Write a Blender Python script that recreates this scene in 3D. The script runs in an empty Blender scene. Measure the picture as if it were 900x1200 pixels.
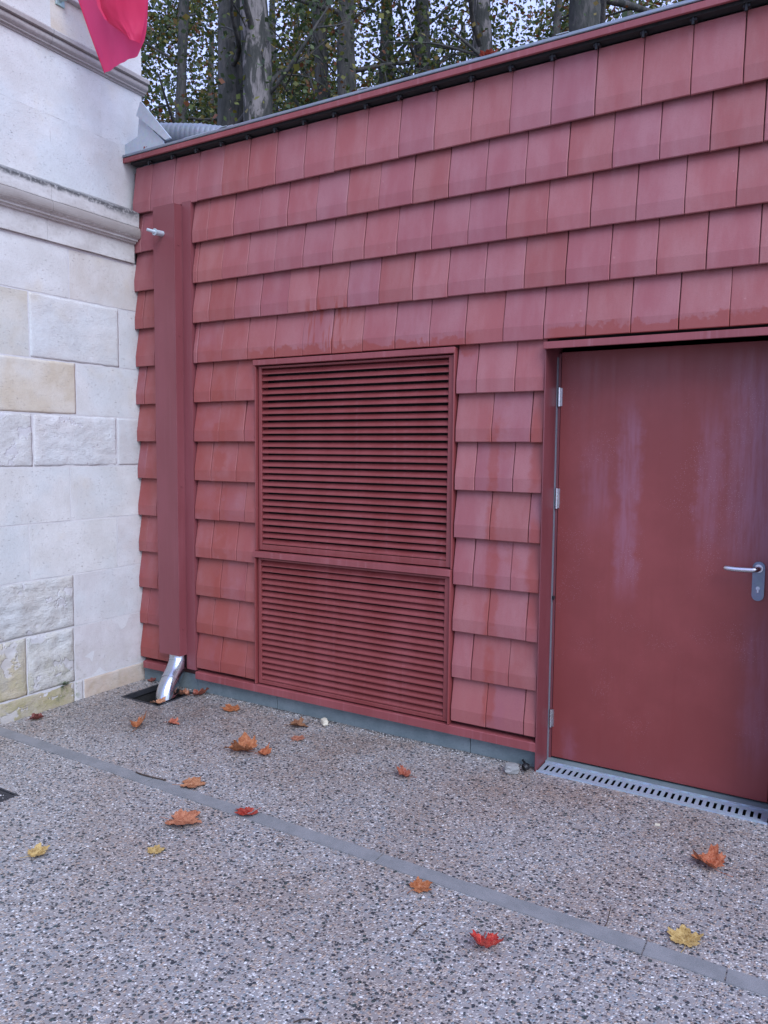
import bpy, bmesh, math, random
import numpy as np
from mathutils import Vector, Matrix, noise, Euler
R = math.radians
random.seed(7)
rng = np.random.default_rng(7)
sc = bpy.context.scene
COL = sc.collection

# ------------------------------------------------------------------ camera
cd = bpy.data.cameras.new('camera'); cam = bpy.data.objects.new('camera', cd); COL.objects.link(cam)
cd.sensor_fit = 'VERTICAL'; cd.sensor_height = 36.0; cd.sensor_width = 27.0
cd.lens = 36.0 * 898.85 / 1200.0; cd.clip_start = 0.05; cd.clip_end = 500
YAW, PIT, ROL = -0.53686, -0.08057, 0.00871
_f = Vector((math.sin(YAW)*math.cos(PIT), math.cos(YAW)*math.cos(PIT), math.sin(PIT)))
_r = Vector((math.cos(YAW), -math.sin(YAW), 0)); _u = _r.cross(_f)
_r2 = _r*math.cos(ROL) + _u*math.sin(ROL); _u2 = -_r*math.sin(ROL) + _u*math.cos(ROL)
M = Matrix((( _r2.x, _u2.x, -_f.x, 3.081), (_r2.y, _u2.y, -_f.y, -3.642), (_r2.z, _u2.z, -_f.z, 1.593), (0, 0, 0, 1)))
cam.matrix_world = M
sc.camera = cam

# ------------------------------------------------------------------ world, sun, exposure
SUN_EL, SUN_AZ = 42.0, 124.0            # compass azimuth, +Y = north
w = bpy.data.worlds.new('World'); sc.world = w; w.use_nodes = True
nt = w.node_tree; nt.nodes.clear()
sky = nt.nodes.new('ShaderNodeTexSky'); sky.sky_type = 'NISHITA'; sky.sun_disc = False
sky.sun_elevation = R(SUN_EL); sky.sun_rotation = R(SUN_AZ); sky.dust_density = 1.5; sky.air_density = 1.2; sky.ozone_density = 1.5
hs = nt.nodes.new('ShaderNodeHueSaturation'); hs.inputs['Saturation'].default_value = 0.85; hs.inputs['Hue'].default_value = 0.53
bg = nt.nodes.new('ShaderNodeBackground'); bg.inputs['Strength'].default_value = 0.12
wo = nt.nodes.new('ShaderNodeOutputWorld')
nt.links.new(sky.outputs[0], hs.inputs['Color']); veil = nt.nodes.new('ShaderNodeMix'); veil.data_type = 'RGBA'; veil.inputs[0].default_value = 0.65     # even cloud veil
veil.inputs[7].default_value = (4.9, 5.9, 10.5, 1)
nt.links.new(hs.outputs[0], veil.inputs[6]); nt.links.new(veil.outputs[2], bg.inputs['Color']); nt.links.new(bg.outputs[0], wo.inputs['Surface'])
sd = bpy.data.lights.new('sun', 'SUN'); sd.energy = 1.7; sd.angle = R(40); sd.color = (0.76, 0.86, 1.0)
so = bpy.data.objects.new('sun', sd); COL.objects.link(so)
az, el = R(SUN_AZ), R(SUN_EL)
sv = Vector((math.sin(az)*math.cos(el), math.cos(az)*math.cos(el), math.sin(el)))
so.rotation_euler = sv.to_track_quat('Z', 'Y').to_euler()
sc.view_settings.view_transform = 'Standard'; sc.view_settings.look = 'None'
sc.view_settings.gamma = 1.0; sc.view_settings.use_curve_mapping = False
sc.view_settings.exposure = 0.66

# ------------------------------------------------------------------ node helper
class NT:
    def __init__(s, name):
        s.m = bpy.data.materials.new(name); s.m.use_nodes = True
        s.t = s.m.node_tree; s.b = s.t.nodes['Principled BSDF']
        s.geo = s.n('ShaderNodeNewGeometry'); s.pos = s.geo.outputs['Position']
        tc = s.n('ShaderNodeTexCoord'); s.obj = tc.outputs['Object']
        s.oi = s.n('ShaderNodeObjectInfo')
    def n(s, t): return s.t.nodes.new(t)
    def set(s, inp, v):
        if hasattr(v, 'links') or isinstance(v, bpy.types.NodeSocket): s.t.links.new(v, inp)
        elif isinstance(v, (tuple, list)) and len(v) == 3 and len(getattr(inp, 'default_value', (0,0,0))) == 4: inp.default_value = (*v, 1)
        else: inp.default_value = v
    def math(s, op, a, b=0.0, c=0.0, clamp=False):
        n = s.n('ShaderNodeMath'); n.operation = op; n.use_clamp = clamp
        s.set(n.inputs[0], a); s.set(n.inputs[1], b); s.set(n.inputs[2], c); return n.outputs[0]
    def vmul(s, v, f):
        n = s.n('ShaderNodeVectorMath'); n.operation = 'MULTIPLY'; s.set(n.inputs[0], v); s.set(n.inputs[1], f); return n.outputs[0]
    def vadd(s, v, f):
        n = s.n('ShaderNodeVectorMath'); n.operation = 'ADD'; s.set(n.inputs[0], v); s.set(n.inputs[1], f); return n.outputs[0]
    def xyz(s, v):
        n = s.n('ShaderNodeSeparateXYZ'); s.set(n.inputs[0], v); return n.outputs
    def noise(s, v, scale, det=4, rough=0.55, color=False, dist=0.0):
        n = s.n('ShaderNodeTexNoise'); s.set(n.inputs['Vector'], v); n.inputs['Scale'].default_value = scale
        n.inputs['Detail'].default_value = det; n.inputs['Roughness'].default_value = rough; n.inputs['Distortion'].default_value = dist
        return n.outputs['Color' if color else 'Fac']
    def vor(s, v, scale, feat='F1', rand=1.0):
        n = s.n('ShaderNodeTexVoronoi'); n.feature = feat; s.set(n.inputs['Vector'], v); n.inputs['Scale'].default_value = scale
        n.inputs['Randomness'].default_value = rand; return n.outputs
    def ramp(s, f, stops, interp='LINEAR'):
        n = s.n('ShaderNodeValToRGB'); s.set(n.inputs[0], f); r = n.color_ramp; r.interpolation = interp
        while len(r.elements) < len(stops): r.elements.new(0.5)
        for e, (p, c) in zip(r.elements, stops):
            e.position = p; e.color = (*c, 1) if isinstance(c, (tuple, list)) else (c, c, c, 1)
        return n.outputs[0]
    def mr(s, v, a, b, c=0.0, d=1.0, smooth=True):
        n = s.n('ShaderNodeMapRange'); n.interpolation_type = 'SMOOTHSTEP' if smooth else 'LINEAR'
        s.set(n.inputs[0], v)
        for i, x in enumerate((a, b, c, d)): s.set(n.inputs[i+1], x)
        return n.outputs[0]
    def mix(s, f, a, b, mode='MIX'):
        n = s.n('ShaderNodeMix'); n.data_type = 'RGBA'; n.blend_type = mode
        s.set(n.inputs[0], f); s.set(n.inputs[6], a); s.set(n.inputs[7], b); return n.outputs[2]
    def hsv(s, c, h=0.5, sa=1.0, v=1.0):
        n = s.n('ShaderNodeHueSaturation'); s.set(n.inputs['Color'], c); s.set(n.inputs['Hue'], h); s.set(n.inputs['Saturation'], sa); s.set(n.inputs['Value'], v); return n.outputs[0]
    def bump(s, h, strength=0.3, dist=0.01):
        n = s.n('ShaderNodeBump'); s.set(n.inputs['Height'], h); n.inputs['Strength'].default_value = strength; n.inputs['Distance'].default_value = dist
        s.t.links.new(n.outputs[0], s.b.inputs['Normal'])
    def fin(s, col=None, rough=None, metal=None, spec=None):
        if col is not None: s.set(s.b.inputs['Base Color'], col)
        if rough is not None: s.set(s.b.inputs['Roughness'], rough)
        if metal is not None: s.set(s.b.inputs['Metallic'], metal)
        if spec is not None: s.set(s.b.inputs['Specular IOR Level'], spec)
        return s.m

def box_mask(s, v, a, b, soft):     # 1 between a and b along a scalar
    return s.math('MULTIPLY', s.mr(v, a-soft, a+soft), s.mr(v, b-soft, b+soft, 1, 0))

MAT = {}
def m_tile():
    s = NT('terracotta'); x, y, z = s.xyz(s.pos)
    rnd = s.oi.outputs['Random']
    base = s.ramp(rnd, [(0, (.275, .070, .066)), (.3, (.315, .085, .085)), (.6, (.30, .082, .088)), (.85, (.285, .086, .100)), (1, (.322, .092, .083))])
    lx = s.vadd(s.vmul(s.pos, (1, 1, .25)), s.vmul(s.oi.outputs['Location'], (7.3, 1, 3.1)))
    n1 = s.noise(lx, 9, 5, .6); n2 = s.noise(s.pos, 160, 3, .6)
    col = s.mix(s.mr(n1, .3, .7), base, s.hsv(base, .5, .86, 1.13))
    col = s.mix(s.mr(n2, .45, .75, 0, .35), col, s.hsv(base, .5, .9, .78))
    # pale bloom, thin vertical run marks
    run = s.noise(s.vmul(s.pos, (60, 1, 1.6)), 1, 4, .6)
    col = s.mix(s.mr(run, .55, .8, 0, .22), col, (.36, .13, .14))
    # wet rusty stains with a ragged upper edge, under particular tiles
    nz = s.noise(s.pos, 11, 4, .65); nz2 = s.noise(s.vmul(s.pos, (34, 1, 3.5)), 1, 3, .6); nz3 = s.noise(s.vmul(s.pos, (1, 1, 1)), 2.3, 2, .5)
    h = s.math('ADD', s.math('MULTIPLY', s.math('SUBTRACT', nz, .5), .20), s.math('MULTIPLY', s.math('SUBTRACT', nz2, .5), .04))
    zz = s.math('SUBTRACT', z, s.math('MULTIPLY', h, 1.0))
    w1 = s.math('MULTIPLY', box_mask(s, x, .0, 1.45, .08), box_mask(s, zz, 2.09, 2.172, .010))
    w2 = s.math('MULTIPLY', box_mask(s, x, 1.84, 3.2, .04), box_mask(s, zz, 2.09, 2.180, .010))
    st = s.mr(nz2, .50, .60)
    w3 = s.math('MULTIPLY', s.math('MULTIPLY', box_mask(s, x, .40, .70, .05), box_mask(s, z, 2.12, 2.44, .05)), st)
    def streak(x0, wd, z0, z1, k=1.0):
        d = s.math('ABSOLUTE', s.math('SUBTRACT', s.math('ADD', x, s.math('MULTIPLY', s.math('SUBTRACT', nz, .5), .07)), x0))
        a = s.mr(d, wd*.5, wd*1.2, k, 0)
        return s.math('MULTIPLY', a, box_mask(s, z, z0, z1, .12))
    w4 = s.math('MULTIPLY', streak(1.575, .034, .15, 1.75, .85), s.mr(s.noise(s.pos, 6, 4, .7), .35, .55, .25, 1))
    w5 = s.math('MULTIPLY', streak(-.26, .05, .2, 2.0, .8), s.mr(s.noise(s.pos, 7, 4, .7), .42, .6))
    w6 = s.math('MULTIPLY', streak(1.81, .045, .7, 1.85, 1.0), s.mr(nz3, .4, .55))
    gen = s.math('MULTIPLY', s.mr(s.noise(s.pos, 3.4, 5, .65), .60, .70, 0, .45), s.mr(z, 1.2, 3.2, 1, .15))
    corner_shade = s.math('MULTIPLY', s.mr(x, -.3, .6, 1, 0), s.mr(z, 1.7, 3.0, 1, .25))  # painted shade: tiles turn darker and redder toward the left and lower down
    gen = s.math('ADD', gen, s.math('MULTIPLY', corner_shade, s.mr(s.noise(s.pos, 5.5, 5, .65), .30, .62, .25, .85)))
    gen = s.math('ADD', gen, s.math('MULTIPLY', s.mr(z, .25, .6, .4, 0), s.mr(n1, .35, .6)))
    wet = s.math('MINIMUM', 1.0, s.math('ADD', s.math('ADD', s.math('ADD', w1, w2), s.math('ADD', w3, w4)), s.math('ADD', s.math('ADD', w5, w6), gen)))  # wet stains together with the painted corner shade
    col = s.mix(s.math('MULTIPLY', wet, .70), col, (.27, .045, .030))  # tints both the wet stains and the painted corner shade
    # a few pale chips
    chip = s.math('GREATER_THAN', s.noise(s.pos, 38, 1, .3), .83)
    col = s.mix(s.math('MULTIPLY', chip, .35), col, (.45, .22, .2))
    rough = s.math('SUBTRACT', .62, s.math('MULTIPLY', wet, .17))  # smoother in the wet stains and the painted corner shade
    s.bump(s.math('ADD', n2, s.math('MULTIPLY', n1, 1.5)), .25, .002)
    return s.fin(col, rough, 0, .5)
def m_paint(name, c, c2, rough=.42, streaks=.4):
    s = NT(name)
    n1 = s.noise(s.vmul(s.pos, (1, 1, .3)), 6, 5, .6)
    n2 = s.noise(s.vmul(s.pos, (45, 45, 1.5)), 1, 4, .6)
    n3 = s.noise(s.pos, 240, 2, .5)
    col = s.mix(s.mr(n1, .35, .7), c, c2)
    col = s.mix(s.mr(n2, .52, .8, 0, streaks), col, s.hsv(c2, .49, .75, 1.45))
    s.bump(n3, .08, .001)
    return s.fin(col, s.mr(n1, .3, .7, rough-.06, rough+.1), 0, .5)
def m_door():
    s = NT('door_paint'); x, y, z = s.xyz(s.pos)
    n1 = s.noise(s.pos, 3.0, 5, .6); n2 = s.noise(s.vmul(s.pos, (26, 1, 1.1)), 1, 5, .65)
    col = s.mix(s.mr(n1, .35, .7), (.205, .040, .036), (.240, .050, .046))
    col = s.mix(s.mr(n2, .5, .8, 0, .35), col, (.19, .034, .026))
    nz = s.noise(s.pos, 7, 5, .7)
    wx = s.math('ADD', x, s.math('MULTIPLY', s.math('SUBTRACT', nz, .5), .16))
    def smear(x0, wd, z0, z1, k):
        d = s.math('ABSOLUTE', s.math('SUBTRACT', wx, x0))
        return s.math('MULTIPLY', s.mr(d, wd*.2, wd, k, 0), box_mask(s, z, z0, z1, .14))
    a = s.math('ADD', smear(2.20, .075, .95, 1.78, .34), smear(2.56, .06, 1.15, 1.75, .26))
    b = s.math('ADD', smear(2.80, .24, 1.1, 1.97, .42), smear(2.84, .14, .2, .85, .25))
    c = s.math('ADD', smear(2.05, .10, 1.25, 1.6, .2), smear(1.95, .05, .06, .1, .5))
    dust = s.math('MULTIPLY', s.math('ADD', s.math('ADD', a, b), c), s.mr(s.noise(s.vmul(s.pos, (40, 1, 4)), 1, 4, .7), .3, .65, .35, 1))
    col = s.mix(dust, col, (.33, .17, .25))
    drop = s.math('MULTIPLY', s.mr(s.vor(s.pos, 130)[0], .10, .22, 1, 0), s.mr(s.noise(s.pos, 5, 3, .6), .5, .62))
    col = s.mix(s.math('MULTIPLY', drop, .55), col, (.42, .27, .31))
    s.bump(s.math('ADD', s.math('MULTIPLY', s.noise(s.pos, 330, 2, .5), .5), s.math('MULTIPLY', drop, 1.0)), .22, .001)
    return s.fin(col, s.mr(n2, .3, .7, .33, .5), 0, .45)
def m_stone():
    s = NT('limestone'); x, y, z = s.xyz(s.pos)
    c = s.oi.outputs['Color']
    off = s.vadd(s.pos, s.vmul(s.oi.outputs['Location'], (3, 5, 7)))
    n1 = s.noise(off, 5, 6, .62); n2 = s.noise(s.vmul(off, (1, 1, 2.6)), 44, 5, .7); n3 = s.noise(s.pos, 120, 4, .6)
    col = s.mix(s.mr(n1, .35, .68), s.hsv(c, .495, 1.12, .93), s.hsv(c, .5, .75, 1.06))
    col = s.mix(s.mr(s.noise(s.pos, 3.1, 5, .6), .56, .74, 0, .5), col, (.60, .53, .41))
    col = s.mix(s.mr(s.noise(s.pos, 1.7, 4, .6), .50, .66, 0, .45), col, (.56, .60, .60))
    pits = s.math('MULTIPLY', s.mr(n2, .60, .70), s.mr(s.noise(s.pos, 5, 3, .6), .40, .60, .15, 1)); col = s.mix(s.math('MULTIPLY', pits, .62), col, (.30, .27, .24))
    col = s.mix(s.mr(n3, .55, .8, 0, .3), col, (.36, .33, .30))
    # damp algae at the foot of the wall
    foot = s.math('MULTIPLY', s.mr(z, .0, .50, 1, 0), s.mr(s.noise(s.pos, 8, 5, .7), .42, .62))
    foot = s.math('MULTIPLY', foot, s.mr(y, -.62, -.5, 1, .25))
    col = s.mix(s.math('MULTIPLY', foot, .6), col, (.33, .30, .13))
    gr = s.math('MULTIPLY', s.math('MULTIPLY', s.mr(z, .1, .3, 1, 0), s.mr(y, -.8, -.6)), s.math('MULTIPLY', s.mr(y, -.6, -.5, 1, 0), s.mr(s.noise(s.pos, 14, 4, .7), .5, .6)))
    col = s.mix(s.math('MULTIPLY', gr, .7), col, (.10, .14, .05))
    al = s.oi.outputs['Alpha']
    chis = s.noise(s.vmul(off, (1, .7, 1.5)), 34, 8, .75); crack = s.mr(s.vor(s.vadd(s.vmul(off, (1, 1, 1.6)), s.vmul(s.noise(off, 12, 4, .6, True), (.1, .1, .1))), 16, 'DISTANCE_TO_EDGE')[0], .0, .10, 0, 1)
    smear = s.mr(s.noise(s.vadd(off, (4, 2, 1)), 7, 4, .6), .585, .61)
    smear = s.math('MULTIPLY', smear, s.math('GREATER_THAN', al, .3)); al = s.math('MULTIPLY', al, s.math('SUBTRACT', 1.0, smear))
    col = s.mix(s.math('MULTIPLY', smear, .6), col, (.54, .52, .53))
    col = s.mix(s.math('MULTIPLY', al, s.mr(chis, .50, .68, 0, .6)), col, (.34, .31, .27))
    grain = s.noise(s.vmul(s.pos, (1, 1, 1.8)), 190, 4, .7); col = s.mix(s.mr(grain, .52, .70, 0, .45), col, (.34, .32, .30))
    hgt = s.math('SUBTRACT', s.math('ADD', s.math('MULTIPLY', n3, .5), s.math('MULTIPLY', n1, 1.0)), s.math('MULTIPLY', pits, 1.4))
    hgt = s.math('ADD', hgt, s.math('MULTIPLY', al, s.math('ADD', s.math('MULTIPLY', chis, 4.0), s.math('MULTIPLY', crack, .3))))
    s.bump(hgt, .55, .006)
    return s.fin(col, .9, 0, .25)
def m_moulding():
    s = NT('weathered_limestone'); x, y, z = s.xyz(s.pos)
    n1 = s.noise(s.vmul(s.pos, (1, .6, 1)), 9, 6, .7); n2 = s.noise(s.pos, 60, 4, .65)
    col = s.mix(s.mr(n1, .35, .65), (.50, .47, .43), (.62, .60, .56))
    col = s.mix(s.mr(n2, .55, .72, 0, .4), col, (.30, .28, .26))
    zz = s.math('ADD', z, s.math('MULTIPLY', s.math('SUBTRACT', n1, .5), .10))
    top = s.math('MULTIPLY', s.mr(zz, s.mr(y, -.5, -.05, 3.080, 3.03), 3.105), s.mr(zz, 3.10, 3.2, 1, .3))
    col = s.mix(s.math('MULTIPLY', s.math('MULTIPLY', top, s.mr(n2, .30, .55, .35, 1)), .97), col, (.09, .09, .09))
    tor = box_mask(s, s.math('ADD', z, s.math('MULTIPLY', s.math('SUBTRACT', n2, .5), .02)), 2.955, 3.02, .006)
    col = s.mix(s.math('MULTIPLY', tor, .75), col, (.23, .19, .165))
    up = s.mr(z, 3.7, 3.72); col = s.mix(s.math('MULTIPLY', up, .55), col, (.33, .28, .26))
    s.bump(s.math('ADD', n2, n1), .4, .005)
    return s.fin(col, .9, 0, .25)
def m_ground():
    s = NT('exposed_aggregate'); x, y, z = s.xyz(s.pos)
    p = s.vmul(s.pos, (1, 1, 0))
    wv = s.vadd(p, s.vmul(s.noise(p, 55, 2, .5, True), (.010, .010, 0)))
    A = s.vor(wv, 116); B = s.vor(s.vadd(wv, (3.3, 1.7, 0)), 54); C = s.vor(s.vadd(wv, (9.3, 4.7, 0)), 40)
    ra = s.xyz(A[1])[0]; rb = s.xyz(B[1])[1]; rc = s.xyz(C[1])[2]
    mortar = s.mix(s.noise(p, 40, 4, .7), (.235, .22, .215), (.33, .31, .30))
    peb = s.ramp(ra, [(0, (.06, .062, .066)), (.12, (.13, .12, .12)), (.20, (.32, .275, .245)), (.34, (.40, .37, .345)), (.46, (.25, .28, .30)), (.56, (.29, .24, .22)), (.66, (.44, .34, .27)), (.76, (.50, .46, .43)), (.93, (.70, .68, .66)), (1, (.40, .27, .20))], 'CONSTANT')
    col = s.mix(s.mr(A[0], .50, .64, 1.0, 0), mortar, peb)
    mb = s.math('MULTIPLY', s.mr(B[0], .27, .37, 1, 0), s.math('GREATER_THAN', rb, .76))
    pb = s.ramp(s.mr(rb, .76, 1, 0, 1, False), [(0, (.045, .052, .06)), (.42, (.42, .33, .27)), (.55, (.07, .085, .085)), (.75, (.62, .59, .56)), (.86, (.16, .13, .12))], 'CONSTANT')
    col = s.mix(mb, col, pb)
    mc = s.math('MULTIPLY', s.mr(C[0], .22, .33, 1, 0), s.math('GREATER_THAN', rc, .86))
    pc = s.ramp(s.mr(rc, .86, 1, 0, 1, False), [(0, (.04, .045, .055)), (.5, (.45, .38, .33)), (.7, (.05, .07, .07))], 'CONSTANT')
    col = s.mix(mc, col, pc)
    big = s.noise(p, 1.6, 5, .6); big2 = s.noise(p, 6, 5, .65)
    col = s.mix(s.mr(big, .42, .65, 0, .55), col, s.mix(1.0, col, (.84, .72, .64), 'MULTIPLY'))
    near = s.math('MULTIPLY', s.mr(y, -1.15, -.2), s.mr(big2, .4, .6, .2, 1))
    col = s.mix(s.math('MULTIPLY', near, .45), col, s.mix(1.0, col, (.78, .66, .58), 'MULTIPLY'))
    d = s.math('ADD', s.math('POWER', s.math('SUBTRACT', x, -.5), 2), s.math('POWER', s.math('ADD', y, .45), 2))
    col = s.mix(s.mr(s.math('ADD', d, s.math('MULTIPLY', s.math('SUBTRACT', big2, .5), .5)), .02, .35, .5, 0), col, s.mix(1.0, col, (.5, .48, .46), 'MULTIPLY'))
    # dirt packed along the foot of the building
    dirt = s.mr(s.math('ADD', y, s.math('MULTIPLY', s.math('SUBTRACT', big2, .5), .08)), -.05, -.005)
    col = s.mix(s.math('MULTIPLY', dirt, .7), col, (.07, .06, .05))
    hgt = s.math('ADD', s.mr(A[0], .1, .55, 1, 0), s.math('ADD', s.math('MULTIPLY', mb, 1.2), mc))
    s.bump(hgt, .7, .005)
    wet = s.mr(s.noise(p, 2.5, 3, .6), .3, .7, .38, .6)
    return s.fin(col, wet, 0, .5)
def m_conc(name, c, c2, scale=30, rough=.85):
    s = NT(name); n1 = s.noise(s.pos, scale*.25, 5, .65); n2 = s.noise(s.pos, scale*5, 4, .65)
    col = s.mix(s.mr(n1, .35, .65), c, c2); col = s.mix(s.mr(n2, .5, .75, 0, .4), col, s.hsv(c, .5, 1, .6))
    s.bump(n2, .3, .003); return s.fin(col, rough, 0, .3)
def m_metal(name, c, rough, metal=1.0, blot=.25):
    s = NT(name); n1 = s.noise(s.pos, 22, 4, .6); n2 = s.vor(s.pos, 60)[1]
    col = s.mix(s.mr(n1, .35, .7, 0, blot), c, s.hsv(c, .5, 1, .62)); col = s.mix(.05, col, n2, 'OVERLAY')
    s.bump(n1, .03, .001); return s.fin(col, s.mr(n1, .3, .7, rough*.8, rough*1.3), metal, .5)
def m_plain(name, c, rough=.6, metal=0.0):
    s = NT(name); n1 = s.noise(s.pos, 60, 3, .6)
    return s.fin(s.mix(s.mr(n1, .35, .7), c, s.hsv(c if isinstance(c, tuple) else c, .5, 1, .7)), rough, metal, .4)
def m_leaf():
    s = NT('dry_leaf'); c = s.oi.outputs['Color']; n1 = s.noise(s.obj, 55, 4, .6); v = s.vor(s.obj, 90, 'DISTANCE_TO_EDGE')[0]
    col = s.mix(s.mr(n1, .35, .68), c, s.hsv(c, .49, 1.1, .6))
    col = s.mix(s.mr(v, .0, .08, .35, 0), col, s.hsv(c, .51, .8, 1.4))
    col = s.mix(s.mr(s.noise(s.obj, 140, 2, .5), .62, .7, 0, .6), col, (.06, .025, .015))
    s.bump(s.math('ADD', n1, v), .5, .003)
    return s.fin(col, .6, 0, .35)
def m_crown():
    s = NT('foliage'); r = s.geo.outputs['Random Per Island']
    zone = s.noise(s.pos, .9, 3, .6); f = s.math('ADD', s.math('MULTIPLY', r, .62), s.math('MULTIPLY', s.math('SUBTRACT', zone, .32), 1.0))
    col = s.ramp(f, [(0, (.030, .048, .028)), (.30, (.048, .072, .030)), (.52, (.085, .115, .034)), (.66, (.17, .16, .036)), (.78, (.15, .065, .028)), (.92, (.18, .058, .030)), (1, (.06, .034, .024))])
    s.fin(col, .5, 0, .3)
    s.b.inputs['Roughness'].default_value = .5
    tr = s.n('ShaderNodeBsdfTranslucent'); s.set(tr.inputs['Color'], s.hsv(col, .49, 1.2, 1.1)); mx = s.n('ShaderNodeMixShader'); mx.inputs[0].default_value = .25
    out = [n for n in s.t.nodes if n.type == 'OUTPUT_MATERIAL'][0]
    s.t.links.new(s.b.outputs[0], mx.inputs[1]); s.t.links.new(tr.outputs[0], mx.inputs[2]); s.t.links.new(mx.outputs[0], out.inputs[0])
    return s.m
def m_bark(pale):
    s = NT('plane_bark_pale' if pale else 'plane_bark'); p = s.vmul(s.pos, (1, 1, .33))
    n1 = s.noise(p, 7, 5, .6, dist=.6); n2 = s.noise(s.vmul(s.pos, (1, 1, .2)), 30, 5, .7)
    col = s.ramp(n1, [(0, (.028, .029, .025)), (.42, (.060, .060, .052)), (.5, (.08, .078, .068)), (.54, (.22, .195, .18) if pale else (.10, .092, .082)), (1, (.31, .275, .26) if pale else (.15, .138, .12))])
    col = s.mix(s.mr(n2, .45, .7, 0, .65), col, (.03, .032, .028))
    s.bump(s.math('ADD', n1, n2), .8, .03); return s.fin(col, .9, 0, .2)
def m_flag():
    s = NT('flag_cloth'); n = s.noise(s.vmul(s.obj, (1, 1, 1)), 400, 2, .5); n1 = s.noise(s.obj, 6, 4, .5)
    col = s.mix(s.mr(n1, .3, .7), (.70, .04, .12), (.76, .055, .15)); s.fin(col, .6, 0, .35); s.bump(n, .2, .001)
    tr = s.n('ShaderNodeBsdfTranslucent'); s.set(tr.inputs['Color'], (.80, .10, .24)); mx = s.n('ShaderNodeMixShader'); mx.inputs[0].default_value = .5
    out = [n for n in s.t.nodes if n.type == 'OUTPUT_MATERIAL'][0]
    s.t.links.new(s.b.outputs[0], mx.inputs[1]); s.t.links.new(tr.outputs[0], mx.inputs[2]); s.t.links.new(mx.outputs[0], out.inputs[0])
    return s.m
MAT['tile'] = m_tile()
MAT['trim'] = m_paint('red_trim_paint', (.235, .054, .056), (.275, .068, .072), .45)
MAT['louvre'] = m_paint('red_louvre_paint', (.205, .040, .038), (.24, .052, .052), .45, .25)
MAT['cover'] = m_paint('red_sheet_paint', (.20, .052, .058), (.225, .062, .070), .38, .15)
MAT['door'] = m_door()
MAT['casing'] = m_paint('red_casing_paint', (.15, .036, .042), (.18, .046, .054), .4, .15)
MAT['stone'] = m_stone(); MAT['mould'] = m_moulding()
MAT['mortar'] = m_conc('lime_mortar', (.56, .55, .54), (.63, .61, .59), 30)
MAT['ground'] = m_ground()
MAT['plinth'] = m_conc('plinth_concrete', (.14, .18, .19), (.19, .23, .24), 24)
MAT['strip'] = m_conc('strip_concrete', (.20, .20, .20), (.25, .245, .245), 40, .75)
MAT['lump'] = m_conc('grey_concrete', (.24, .24, .23), (.36, .35, .33), 60)
MAT['pebble'] = m_conc('pale_limestone', (.50, .44, .33), (.62, .56, .44), 60)
MAT['zinc'] = m_metal('zinc_sheet', (.52, .58, .62), .42, .35, .15)
MAT['galva'] = m_metal('galvanised_steel', (.56, .60, .66), .20, 1.0)
MAT['grate'] = m_metal('grate_steel', (.38, .45, .52), .45, .3, .3)
MAT['steel'] = m_metal('brushed_steel', (.62, .62, .64), .28, 1.0, .1)
MAT['plate'] = m_metal('dull_plate', (.20, .23, .29), .38, .8, .2)
MAT['iron'] = m_plain('cast_iron', (.035, .035, .04), .6)
MAT['black'] = m_plain('black_plastic', (.012, .012, .014), .5)
MAT['dark'] = m_plain('dark_shade', (.010, .010, .010), .9)
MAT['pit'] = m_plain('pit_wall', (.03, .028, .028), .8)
MAT['leaf'] = m_leaf(); MAT['crown'] = m_crown(); MAT['bark'] = m_bark(False); MAT['bark_pale'] = m_bark(True)
MAT['flag'] = m_flag(); MAT['twig'] = m_plain('twig', (.06, .04, .03), .8)
MAT['weed'] = m_plain('weed', (.06, .12, .03), .6)
MAT['duct'] = m_metal('ribbed_duct', (.27, .30, .34), .45, .5)
MAT['backwall'] = m_conc('rough_render', (.10, .045, .04), (.12, .05, .05), 10)
MAT['bracket'] = m_metal('verdigris_metal', (.35, .45, .42), .5, .4)
MAT['soil'] = m_conc('soil', (.06, .05, .03), (.10, .085, .05), 6)
MAT['roofing'] = m_conc('roof_felt', (.10, .10, .11), (.14, .14, .15), 20)

# ------------------------------------------------------------------ object helpers
def link(name, me, mat=None, parent=None, loc=None, smooth=False):
    if mat is not None and not me.materials: me.materials.append(MAT[mat])
    if smooth: me.polygons.foreach_set('use_smooth', [True]*len(me.polygons))
    o = bpy.data.objects.new(name, me); COL.objects.link(o)
    if parent: o.parent = parent
    if loc is not None: o.location = loc
    return o
def thing(name, label, cat, loc=(0, 0, 0), group=None):
    o = bpy.data.objects.new(name, None); COL.objects.link(o); o.location = loc; o.empty_display_size = .1
    return tag(o, label, cat, group)
def tag(o, label, cat, group=None):
    o['label'] = label; o['category'] = cat
    if group: o['group'] = group
    return o
def pydata(name, v, f):
    me = bpy.data.meshes.new(name); me.from_pydata([tuple(a) for a in v], [], f); me.update(); return me
def BM(): return bmesh.new()
def done(bm, name='mesh'):
    bmesh.ops.recalc_face_normals(bm, faces=bm.faces)
    me = bpy.data.meshes.new(name); bm.to_mesh(me); bm.free(); return me
def bx(bm, x0, x1, y0, y1, z0, z1, bev=0.0):
    r = bmesh.ops.create_cube(bm, size=1.0)
    vs = r['verts']
    for v in vs: v.co = Vector(((x0+x1)/2+v.co.x*(x1-x0), (y0+y1)/2+v.co.y*(y1-y0), (z0+z1)/2+v.co.z*(z1-z0)))
    if bev:
        es = {e for v in vs for e in v.link_edges}
        bmesh.ops.bevel(bm, geom=list(es), offset=bev, segments=1, affect='EDGES')
def box(name, mat, parent, *a, bev=.0015):
    bm = BM(); bx(bm, *a, bev=bev); return link(name, done(bm, name), mat, parent)
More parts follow.
